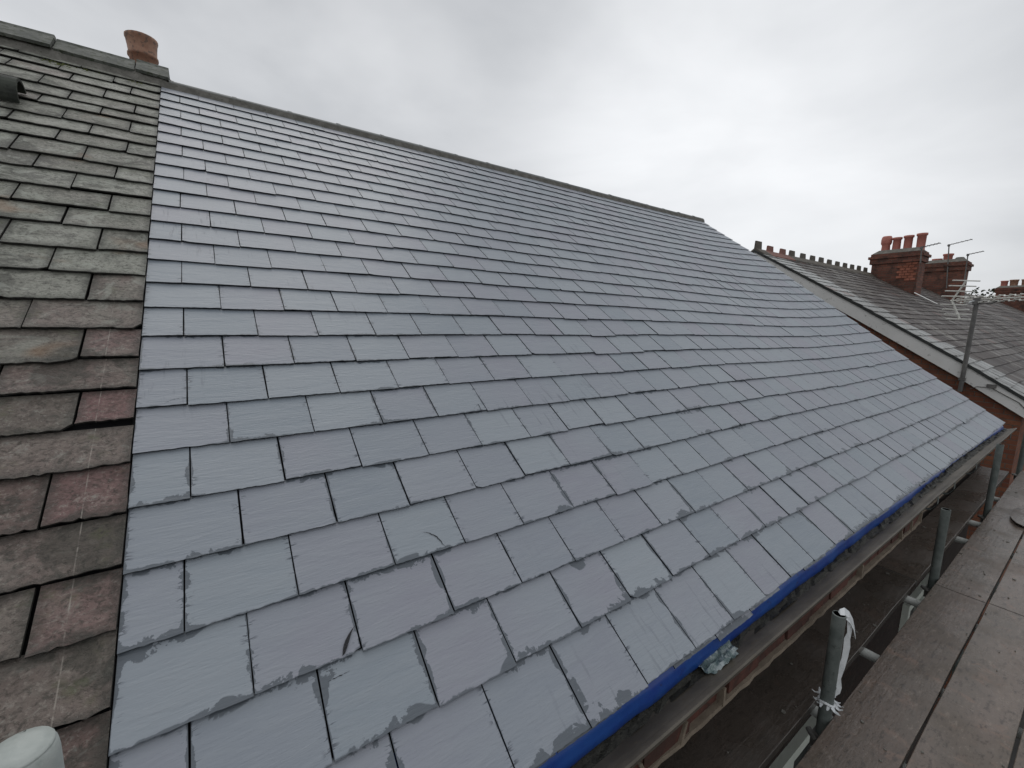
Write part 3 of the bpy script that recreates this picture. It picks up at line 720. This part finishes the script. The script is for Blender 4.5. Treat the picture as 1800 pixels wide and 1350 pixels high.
# crested ridge
crest = [10.12, 10.66, 11.28, 11.76, 12.37, 12.94, 13.48, 14.02, 14.58, 15.14, 15.69, 16.24, 16.8]
for i, cx in enumerate(crest):
    mb = MB(); a = cx - 0.13 if i == 0 else (crest[i - 1] + cx) / 2 + .003; b = (cx + crest[i + 1]) / 2 - .003 if i < len(crest) - 1 else 17.2
    z = 2.475
    P = [(3.63, z - .135), (3.81, z), (3.85, z), (4.03, z - .135), (4.03, z - .155), (3.83, z - .03), (3.63, z - .155)]
    for k in range(len(P)):
        p0, p1 = P[k], P[(k + 1) % len(P)]; mb.face([(a, *p0), (a, *p1), (b, *p1), (b, *p0)])
    mb.face([(a, *p_) for p_ in P][::-1]); mb.face([(b, *p_) for p_ in P])
    cw = 0.135; hh = 0.125 + random.uniform(-.012, .012) + (0.03 if i == 0 else 0)
    mb.hexa([(cx - cw, 3.812, z), (cx + cw, 3.812, z), (cx + cw, 3.848, z), (cx - cw, 3.848, z), (cx - cw * .9, 3.815, z + hh), (cx + cw * .9, 3.815, z + hh), (cx + cw * .9, 3.845, z + hh), (cx - cw * .9, 3.845, z + hh)])
    o = mb.build("ridge_tile", M['ridge_red'] if i in (1, 2) else M['ridge_far'], r3, loc=(cx, 3.83, z))
    if i in (1, 2): o['label'] = "reddish crested ridge tile"
for (hh_, rr_, xa, xb) in ((h4, r4, 17.2, 22.2), (h5, r5, 22.2, 46.0)):
    x = xa
    while x < xb - .05:
        b = min(xb, x + (0.6 if xb < 30 else 1.2)); mb = MB(); z = 2.47
        P = [(3.66, z - .12), (3.81, z), (3.85, z), (4.0, z - .12), (4.0, z - .14), (3.83, z - .03), (3.66, z - .14)]
        for k in range(len(P)):
            p0, p1 = P[k], P[(k + 1) % len(P)]; mb.face([(x + .004, *p0), (x + .004, *p1), (b - .004, *p1), (b - .004, *p0)])
        mb.face([(x + .004, *p_) for p_ in P][::-1]); mb.face([(b - .004, *p_) for p_ in P])
        mb.build("ridge_tile", M['ridge_far'], rr_, loc=((x + b) / 2, 3.83, z)); x = b
# white bargeboard and its black capping following the verge
bb = MB(); bc = MB()
BT = [(-1.05, -0.72), (-0.58, -0.375), (-0.285, -0.168), (0.42, 0.318), (1.85, 1.225), (3.0, 1.93), (3.80, 2.41)]
for i in range(len(BT) - 1):
    a, b = BT[i], BT[i + 1]
    if i == 0: a = (-0.62, -0.405)
    da, db = 0.235, 0.235
    bb.hexa([(9.935, a[0], a[1] - da - .03), (9.975, a[0], a[1] - da - .03), (9.975, b[0], b[1] - db - .03), (9.935, b[0], b[1] - db - .03), (9.935, a[0], a[1] - .03), (9.975, a[0], a[1] - .03), (9.975, b[0], b[1] - .03), (9.935, b[0], b[1] - .03)])
    bc.hexa([(9.915, a[0], a[1] - .028), (10.06, a[0], a[1] - .028), (10.06, b[0], b[1] - .028), (9.915, b[0], b[1] - .028), (9.915, a[0], a[1] + .022), (10.06, a[0], a[1] + .008), (10.06, b[0], b[1] + .008), (9.915, b[0], b[1] + .022)])
# rear half of the gable
for (a, b) in (((3.80, 2.41), (7.9, -0.25)),):
    bb.hexa([(9.935, a[0], a[1] - .265), (9.975, a[0], a[1] - .265), (9.975, b[0], b[1] - .265), (9.935, b[0], b[1] - .265), (9.935, a[0], a[1] - .03), (9.975, a[0], a[1] - .03), (9.975, b[0], b[1] - .03), (9.935, b[0], b[1] - .03)])
    bc.hexa([(9.915, a[0], a[1] - .028), (10.06, a[0], a[1] - .028), (10.06, b[0], b[1] - .028), (9.915, b[0], b[1] - .028), (9.915, a[0], a[1] + .022), (10.06, a[0], a[1] + .008), (10.06, b[0], b[1] + .008), (9.915, b[0], b[1] + .022)])
brd = bb.build("bargeboard", M['white_paint'], h3); bc.build("verge_capping", M['lead'], h3)
lm = MB(); lm.box(9.90, 9.934, 0.00, 0.10, -0.06, -0.005); lm.tube([(9.925, 0.05, -0.05), (9.92, 0.0, -0.09), (9.925, -0.25, -0.24), (9.93, -0.42, -0.45)], .006, 6); lm.tube([(9.925, 0.05, -0.06), (9.925, 0.2, -0.06), (9.93, 0.27, -0.11)], .005, 6)
lm.build("cable_clip", M['steel'], brd, loc=(9.92, .05, -.03))

# chimneys of the far row
def stack(x0, x1, y0, y1, zb, zt, parent, capw=0.06, patch=False):
    c = MB(); c.box(x0, x1, y0, y1, zb, zt - .30)
    c.box(x0 - .05, x1 + .05, y0 - .05, y1 + .05, zt - .298, zt - .15); c.box(x0 - .09, x1 + .09, y0 - .09, y1 + .09, zt - .148, zt - .075)
    c.box(x0 - .04, x1 + .04, y0 - .04, y1 + .04, zt - .073, zt)
    s_ = c.build("chimney_stack", M['brick_dark'], parent, loc=((x0 + x1) / 2, (y0 + y1) / 2, zb))
    f = MB(); f.hexa([(x0 - .03, y0 - .03, zt + .002), (x1 + .03, y0 - .03, zt + .002), (x1 + .03, y1 + .03, zt + .002), (x0 - .03, y1 + .03, zt + .002), (x0 + .12, y0 + .10, zt + .12), (x1 - .12, y0 + .10, zt + .12), (x1 - .12, y1 - .10, zt + .12), (x0 + .12, y1 - .10, zt + .12)])
    fl = f.build("flaunching", M['mortar_grey'], s_, loc=((x0 + x1) / 2, (y0 + y1) / 2, zb)); 
    return s_
s1 = stack(17.05, 17.65, 2.66, 3.76, 1.2, 3.0, h3)
pt = MB(); 
for r in range(7):
    n = 2 if r in (0, 6) else 3
    for q in range(n): pt.box(17.028, 17.06, 2.70 + q * .13 + (.06 if r % 2 else 0), 2.70 + q * .13 + .115 + (.06 if r % 2 else 0), 2.17 + r * .075, 2.17 + r * .075 + .064)
pt.build("brick_patch", M['patch'], s1, loc=(17.04, 2.9, 2.2))
plain = lambda h, r0, r1: [(r0 * 1.06, 0), (r0, .04), (r1, h - .07), (r1 + .022, h - .055), (r1 + .022, h), (r1 - .02, h), (r1 - .03, h - .2)]
hood = [(.12, 0), (.11, .05), (.10, .26), (.12, .29), (.132, .33), (.132, .43), (.12, .50), (.10, .53), (.02, .535), (.001, .52)]
for c, pf in (((17.35, 3.56, 3.02), hood), ((17.35, 3.31, 3.06), plain(.42, .10, .095)), ((17.35, 3.05, 3.06), plain(.44, .10, .10)), ((17.35, 2.76, 3.04), plain(.48, .10, .105))):
    pot(c, pf, M['terracotta'], s1, seg=16)
s2 = stack(22.0, 22.6, 2.52, 3.72, 1.2, 3.12, h4)
for c, pf in (((22.3, 3.34, 3.14), plain(.16, .12, .125)), ((22.3, 3.06, 3.13), plain(.32, .12, .125))): pot(c, pf, M['terracotta'], s2, seg=16)
kn = MB(); kn.lathe((22.3, 2.75, 3.14), [(.15, 0), (.16, .08), (.10, .16), (.001, .17)], 12); kn.build("capped_flue", M['mortar_grey'], s2, loc=(22.3, 2.75, 3.14))
s3 = stack(40.0, 40.8, 1.9, 3.95, 1.2, 3.22, h5)
for i, y in enumerate((3.72, 3.33, 2.86, 2.48, 2.1)):
    pot((40.4, y, 3.24), plain(.46, .16, .18) if i else plain(.42, .15, .15), M['terra_buff'] if i else M['terracotta'], s3, seg=12)
fl = MB(); fl.hexa([(16.96, 2.14, 1.475), (17.12, 2.14, 1.475), (17.12, 2.66, 1.80), (16.96, 2.66, 1.80), (16.98, 2.14, 1.485), (17.05, 2.14, 1.485), (17.05, 2.66, 1.82), (16.98, 2.66, 1.82)])
fl.build("flashing", M['white_paint'], h3)

# ------------------------------------------------------------------ aerials
def small_aerial(base, top, arm, label, n=5):
    e = empty("tv_aerial", base, label, "aerial", "thin aerials on the far chimneys")
    m = MB(); m.tube([base, top], .017, 8); m.build("mast", M['steel'], e)
    m = MB(); top = Vector(top); arm = Vector(arm); m.tube([top + (top - arm) * .08, arm], .013, 8); m.box(top.x - .03, top.x + .03, top.y - .03, top.y + .03, top.z - .05, top.z + .02); m.build("boom", M['steel'], e)
    d = (arm - top).normalized(); sd_ = Vector((1, 0, 0))
    m = MB()
    for i in range(n):
        c = top + (arm - top) * ((i + .8) / n); m.tube([c - sd_ * .16, c + sd_ * .16], .005, 6)
    m.build("director_rods", M['steel'], e)
small_aerial((21.93, 2.90, 2.2), (21.93, 3.02, 3.72), (21.93, 2.46, 3.84), "tallest thin aerial rising in front of the second far chimney")
small_aerial((21.9, 2.47, 2.2), (21.9, 2.50, 3.33), (21.9, 2.13, 3.40), "lower thin aerial at the right corner of the second far chimney")
small_aerial((16.85, 2.60, 2.62), (16.85, 2.62, 3.06), (16.85, 2.25, 3.13), "short aerial at the right end of the four-pot chimney")
big = empty("tv_aerial", (9.9, 0.37, -0.14), "big pale lattice aerial with a grid reflector on a mast at the brick gable", "aerial")
m = MB(); m.tube([(9.9, .37, -.16), (9.9, .365, .5), (9.9, .36, 1.24)], .029, 14); m.box(9.87, 9.99, .33, .41, .02, .06); m.build("mast", M['steel'], big)
bd = Vector((-.5, -.866, 0.012)).normalized(); be = Vector((.866, -.5, 0)); bz = Vector((0, 0, 1))
rc = Vector((10.075, .665, 1.275))
m = MB(); m.tube([rc - bd * .02, rc + bd * 1.75], .012, 10); m.build("boom", M['alu'], big)
m = MB()
up_t = rc + bd * .16 + bz * .30; lo_t = rc + bd * .16 - bz * .30
m.tube([rc, up_t], .012, 8); m.tube([rc, lo_t], .014, 8)
for tip in (up_t, lo_t):
    for q in (.22, .48, .74, 1.0):
        c = rc + (tip - rc) * q; m.tube([c - be * .235, c + be * .235], .0095, 8)
m.build("reflector", M['alu'], big)
m = MB()
zz = [rc + bd * (.10 + i * .062) for i in range(27)]
for sgn in (1, -1):
    for side_ in (1, -1):
        q_ = [p_ + bz * (sgn * (.034 + (.014 if i % 2 else -.012))) + be * (.045 if i % 2 else -.045) * sgn * side_ for i, p_ in enumerate(zz)]
        for c0_, c1_ in zip(q_[:-1], q_[1:]): m.tube([c0_, c1_], .0075, 6)
m.build("director_lattice", M['alu'], big)
m = MB(); c = rc + bd * .33 - bz * .05
lp = [c + be * (.075 * math.cos(a_ * math.pi / 8) - .02) + bz * (.028 * math.sin(a_ * math.pi / 8)) + bd * .02 * math.sin(a_ * math.pi / 8) for a_ in range(17)]
m.tube(lp, .009, 8, caps=False); m.build("dipole_loop", M['plastic_white'], big)
m = MB(); m.box(9.86, 9.94, .32, .40, 1.2, 1.30); m.tube([Vector((9.9, .36, 1.21)), Vector((9.9, .36, 1.21)) + bd * .2 + bz * .0, Vector((9.9, .36, 1.21)) + bd * .3 + bz * .05], .010, 8); m.build("mast_clamp", M['steel'], big)

# ------------------------------------------------------------------ scaffold
ZB = -0.80
def board(name_lab, x0, x1, y0, y1, z=ZB, t=.038, group="scaffold boards of the walkway", dark=0.0):
    mb = MB(); n = 24; col = (random.random(), random.random(), dark)
    y0 += .002; y1 -= .002
    P = []
    for i in range(n + 1):
        x = x0 + (x1 - x0) * i / n; s_ = .003 * sn(x * .7, y0 * 9); e0 = .0025 * sn(x * 2.2, y0 * 31); e1 = .0025 * sn(x * 2.1, y1 * 29, 4)
        P.append([(x, y0 + e0, z - t + s_), (x, y1 + e1, z - t + s_), (x, y1 + e1, z - .002 + s_), (x, y1 + e1 - .002, z + s_), (x, y0 + e0 + .002, z + s_), (x, y0 + e0, z - .002 + s_)])
    for i in range(n):
        a, b = P[i], P[i + 1]
        for k in range(6):
            k2 = (k + 1) % 6; mb.face([a[k], a[k2], b[k2], b[k]][::-1], col=col)
    mb.face(P[0], col=col); mb.face(P[-1][::-1], col=col)
    e = empty("scaffold_board", (x0, (y0 + y1) / 2, z - t), name_lab, "scaffold board", group)
    mb.build("plank", M['board'], e)
    for xx, sg in ((x0, 1), (x1, -1)):
        m = MB(); m.box(*sorted((xx - .0022 * sg, xx - .0006 * sg)), y0, y1, z - t, z - .003)
        m.build("end_band", M['steel'], e)
    return e
ys = [(-0.757, -0.527), (-0.992, -0.764), (-1.228, -0.999), (-1.464, -1.235)]
ord_ = ["first", "second", "third", "fourth"]
for i, (a, b) in enumerate(ys):
    board("near length of the %s walkway board out from the scaffold poles" % ord_[i], 0.05 + .03 * i, 3.975 + (.012 if i else 0), a, b)
    board("far length of the %s walkway board out from the scaffold poles" % ord_[i], 3.985 + (.012 if i else 0), 7.90, a, b)
board("near wet board, toned dark for the eaves shade, between the poles and the brick eaves", 0.0, 3.915, -0.455, -0.225, dark=1.0)  # dark tint paints in the eaves shade, less on the far length
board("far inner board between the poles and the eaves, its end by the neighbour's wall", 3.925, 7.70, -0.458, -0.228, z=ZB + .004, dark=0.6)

def standard(x, ztop, label, mat='galv', y=-.505, r=.0242, lean=(0, 0)):
    mb = MB(); seg = 24
    pts = [(x - lean[0], y - lean[1], -5.8), (x, y, -.9), (x + lean[0], y + lean[1], ztop)]
    mb.tube(pts, r, seg, caps=False)
    # open rim: rolled top and inside wall
    top = Vector(pts[-1]); mb.tube([top, top + Vector((0, 0, .002)), top + Vector((0, 0, .002)), top - Vector((0, 0, .12))], [r, r - .001, r - .0045, r - .0045], seg, caps=False)
    e = empty("scaffold_pole", (x, y, -5.8), label, "scaffold pole", "upright scaffold poles along the eaves")
    mb.build("tube", M[mat], e)
    return e
poles = []
for x, zt, lb, mt in ((0.06, .475, "pale scaffold pole whose blunt top pokes in at the bottom left corner", 'galv_light'), (2.272, -.318, "scaffold pole with white tape tied to it, nearest upright in the gap", 'galv'), (4.09, -.322, "middle scaffold pole in the gap, just beyond the board joint", 'galv'), (6.02, -.19, "tall scaffold pole beside the far end of the gutter", 'galv'), (8.05, -.33, "farthest scaffold pole, at the right edge before the orange brick wall", 'galv')):
    poles.append(standard(x, zt, lb, mt))
cp = MB(); cp.lathe((.06, -.505, .462), [(.0255, -.05), (.0262, 0.0), (.0256, .008), (.0225, .0145), (.015, .018), (.0001, .0195)], 24); cp.build("end_cap", M['galv_light'], poles[0])
tb_lab = ["cross tube by the taped pole, mostly under the boards", "pale cross tube just past the taped pole", "pale cross tube just short of the board joint", "first of two pale cross tubes between the middle and tall poles", "second of two pale cross tubes, closest before the tall pole", "farthest cross tube in the gap, beyond the tall pole"]
for x, lb in zip((2.34, 2.96, 3.745, 5.12, 5.65, 6.62), tb_lab):
    mb = MB(); z = ZB - .038 - .026
    mb.tube([(x, -1.62, z), (x, -.9, z), (x, -.23, z)], .0242, 16)
    e = empty("scaffold_tube", (x, -.5, z), lb, "scaffold tube", "cross tubes under the boards")
    mb.build("tube", M['tube_white'], e)
mb = MB(); mb.tube([(-.4, -.560, ZB - .115), (4, -.560, ZB - .115), (8.3, -.560, ZB - .115)], .0242, 16)
e = empty("scaffold_tube", (4, -.56, ZB - .115), "long dark ledger tube running under the walkway boards", "scaffold tube"); mb.build("tube", M['galv'], e)
for px in (2.272, 4.09, 6.02, 8.05):
    m = MB(); m.box(px - .035, px + .035, -.59, -.475, ZB - .15, ZB - .085); m.tube([(px - .05, -.50, ZB - .10), (px - .02, -.46, ZB - .09)], .012, 8); m.build("coupler", M['steel'], e)

# white tape tied to the pole
tp = empty("tape", (2.272, -.505, -.75), "torn white tape hanging from the rim of a scaffold pole and knotted at its foot", "tape")
rx = Vector((.82, -.57, 0)); vz = Vector((0, 0, 1)); fx = Vector((.57, .82, 0)); pc = Vector((2.272, -.505, -.318))
def strip(pts, wv, ws, thick=.0012):
    mb = MB(); pts = [Vector(p) for p in pts]
    for i in range(len(pts) - 1):
        a, b = pts[i], pts[i + 1]; wa, wb = wv[i] * ws[i], wv[i + 1] * ws[i + 1]; n = (b - a).cross(wa + wb).normalized() * thick
        mb.hexa([a - wa, a + wa, b + wb, b - wb, a - wa + n, a + wa + n, b + wb + n, b - wb + n])
    return mb
m = strip([pc + rx * -.012 - vz * .03, pc + rx * .004 + vz * .004, pc + rx * .022 + vz * .006, pc + rx * .044 - vz * .012, pc + rx * .063 - vz * .044, pc + rx * .076 - vz * .084], [(rx * .45 + vz * .45 + fx * .75).normalized()] * 6, [.016, .021, .025, .026, .026, .026]); m.build("flap", M['plastic_white'], tp)
pth = [(.022, .0), (.030, -.03), (.034, -.07), (.028, -.10), (.032, -.14), (.030, -.19), (.022, -.24), (.016, -.29), (.026, -.335), (.022, -.36), (.008, -.375), (-.02, -.385)]
m = strip([pc + rx * (a + .008) - fx * .012 + vz * b for a, b in pth], [(rx + fx * .6 * sn(i * 1.7, 3)).normalized() for i in range(len(pth))], [.009, .010, .011, .012, .014, .014, .013, .011, .012, .010, .006, .004]); m.build("tail", M['plastic_white'], tp)
m = MB()
for q in range(18):
    an = random.uniform(0, 6.28); c = pc + Vector((math.cos(an), math.sin(an), 0)) * random.uniform(.026, .034) + vz * (-.405 + random.gauss(0, .010))
    d = (Vector((math.cos(an), math.sin(an), 0)) + rx * random.choice((-.6, .6)) + vz * random.uniform(-.5, .3)).normalized() * random.uniform(.012, .032); s_ = d.cross(vz).normalized() * random.uniform(.005, .011)
    k_ = d.cross(s_).normalized() * .006
    m.face([c - s_, c + s_, c + s_ * .8 + d * .5 + k_, c - s_ * .7 + d * .5 + k_]); m.face([c - s_ * .7 + d * .5 + k_, c + s_ * .8 + d * .5 + k_, c + d + s_ * .3, c + d - s_ * .2])
m.tube([pc + Vector((math.cos(a_ * .55) * .028, math.sin(a_ * .55) * .028, -.408 + .006 * math.sin(a_ * 1.3))) for a_ in range(13)], .006, 6); m.build("knot", M['plastic_white'], tp)

# scrap of bent slate on the boards
sc_ = MB(); c = Vector((5.98, -.75, ZB)); n = 16
rim = []
for i in range(n):
    an = 2 * math.pi * i / n; rr = (.30 if math.cos(an) > 0 else .27) * (1 + .08 * sn(i * 1.1, 2)); rim.append((c.x + rr * math.cos(an) * 1.15, c.y + .105 * math.sin(an) * (1 + .1 * sn(i * .8, 6)), ZB + .010 + .012 * abs(math.cos(an)) + .01 * (math.sin(an) > .3)))
cc = (c.x, c.y, ZB + .030)
for i in range(n):
    a, b = rim[i], rim[(i + 1) % n]; a2, b2 = (a[0], a[1], a[2] - .006), (b[0], b[1], b[2] - .006)
    sc_.face([a, b, cc], smooth=True); sc_.face([a2, b2, b, a])
tag(sc_.build("slate_offcut", M['board']), "curled dark-edged scrap lying on the walkway boards at the right edge", "offcut")
# slate chips and grit left on the boards
gr = MB(); rg = random.Random(5)
for q in range(130):
    if q < 95: gx_, gy_, gz_ = rg.uniform(1.6, 7.4), rg.uniform(-1.2, -.54), ZB + .003
    else: gx_, gy_, gz_ = rg.uniform(1.7, 7.0), rg.uniform(-.44, -.25), ZB + .005
    r_ = rg.choice((.003, .004, .005, .007, .011)) ; an = rg.uniform(0, 6.28); pts = []
    for k in range(5):
        a_ = an + k * 1.257; pts.append((gx_ + r_ * rg.uniform(.6, 1.2) * math.cos(a_), gy_ + r_ * rg.uniform(.6, 1.2) * math.sin(a_), gz_ + rg.uniform(.001, .003)))
    gr.face(pts); 
    for k in range(5):
        a_, b_ = pts[k], pts[(k + 1) % 5]; gr.face([(a_[0], a_[1], gz_ - .002), (b_[0], b_[1], gz_ - .002), b_, a_])
gro = tag(gr.build("slate_grit", M['mortar_grey']), "scattered slate chips and grit on the wet walkway boards", "grit"); gro['kind'] = 'stuff'
# litter in the gutter
pb = MB(); g0 = Vector((1.64, -.345, -.325)); nx_, ny_ = 12, 7
q = [[g0 + Vector(((i - 6) * .018, (j - 3) * .012, .010 + .018 * sn(i * .8, j * .9, 1) + .012 * sn(i * 1.9, j * 2.1, 5) - .0015 * (j - 3) ** 2 * .3)) for j in range(ny_)] for i in range(nx_)]
for i in range(nx_ - 1):
    for j in range(ny_ - 1):
        if (i in (0, nx_ - 2) and j in (0, ny_ - 2)): continue
        pb.face([q[i][j], q[i + 1][j], q[i + 1][j + 1], q[i][j + 1]])
tag(pb.build("plastic_scrap", M['plastic_dirty']), "crumpled clear plastic scrap lying in the dark gutter", "litter")
lf = MB(); g0 = Vector((1.50, -.318, -.318)); 
lf.hexa([g0 + Vector(v_) for v_ in ((-.012, -.006, 0), (.010, -.009, .001), (.014, .006, .003), (-.009, .008, .002), (-.012, -.006, .0015), (.010, -.009, .0025), (.014, .006, .0045), (-.009, .008, .0035))])
tag(lf.build("leaf", M['leaf']), "small orange leaf in the gutter below the blue membrane", "leaf")
sk = MB(); sk.tube([(1.165, -.325, -.322), (1.215, -.318, -.318)], .0022, 6)
tag(sk.build("stick", M['plastic_white']), "tiny pale stick lying in the near part of the gutter", "stick")

# ------------------------------------------------------------------ trees beyond the far row
def tree(c, hgt, label, seedn):
    rnd = random.Random(seedn); e = empty("tree", c, label, "tree", "trees beyond the far roofs")
    m = MB(); m.tube([c, (c[0] + .2, c[1], c[2] + hgt * .5), (c[0], c[1] + .3, c[2] + hgt * .8)], [.28, .2, .08], 8)
    for q in range(5):
        a_ = rnd.uniform(0, 6.28); m.tube([(c[0] + .1, c[1], c[2] + hgt * .5), (c[0] + math.cos(a_) * 1.5, c[1] + math.sin(a_) * 1.5, c[2] + hgt * .8)], [.12, .04], 6)
    m.build("trunk", M['bark'], e)
    m = MB(); cl = [(rnd.gauss(0, 1.5), rnd.gauss(0, 1.5), rnd.uniform(.5, .95) * hgt, rnd.uniform(.5, 1.1)) for _ in range(16)]
    for x, y, z, r in cl:
        for _ in range(110):
            d = Vector((rnd.gauss(0, 1), rnd.gauss(0, 1), rnd.gauss(0, .8))).normalized() * r * rnd.uniform(.5, 1.1); p_ = Vector((c[0] + x, c[1] + y, c[2] + z)) + d
            a_ = Vector((rnd.gauss(0, 1), rnd.gauss(0, 1), rnd.gauss(0, 1))).normalized() * .16; b_ = a_.cross(Vector((rnd.gauss(0, 1), rnd.gauss(0, 1), rnd.gauss(0, 1)))).normalized() * .10
            m.face([p_ - a_, p_ - b_, p_ + a_, p_ + b_])
    m.build("crown", M['foliage'], e)
tree((58, 7.0, -5.8), 10.3, "leftmost low dark tree seen between the two far chimneys", 1)
tree((61, 5.4, -5.8), 9.8, "middle dark tree showing over the far roof line", 2)
tree((57, 3.4, -5.8), 9.9, "right-hand dark tree beside the farthest chimney", 3)
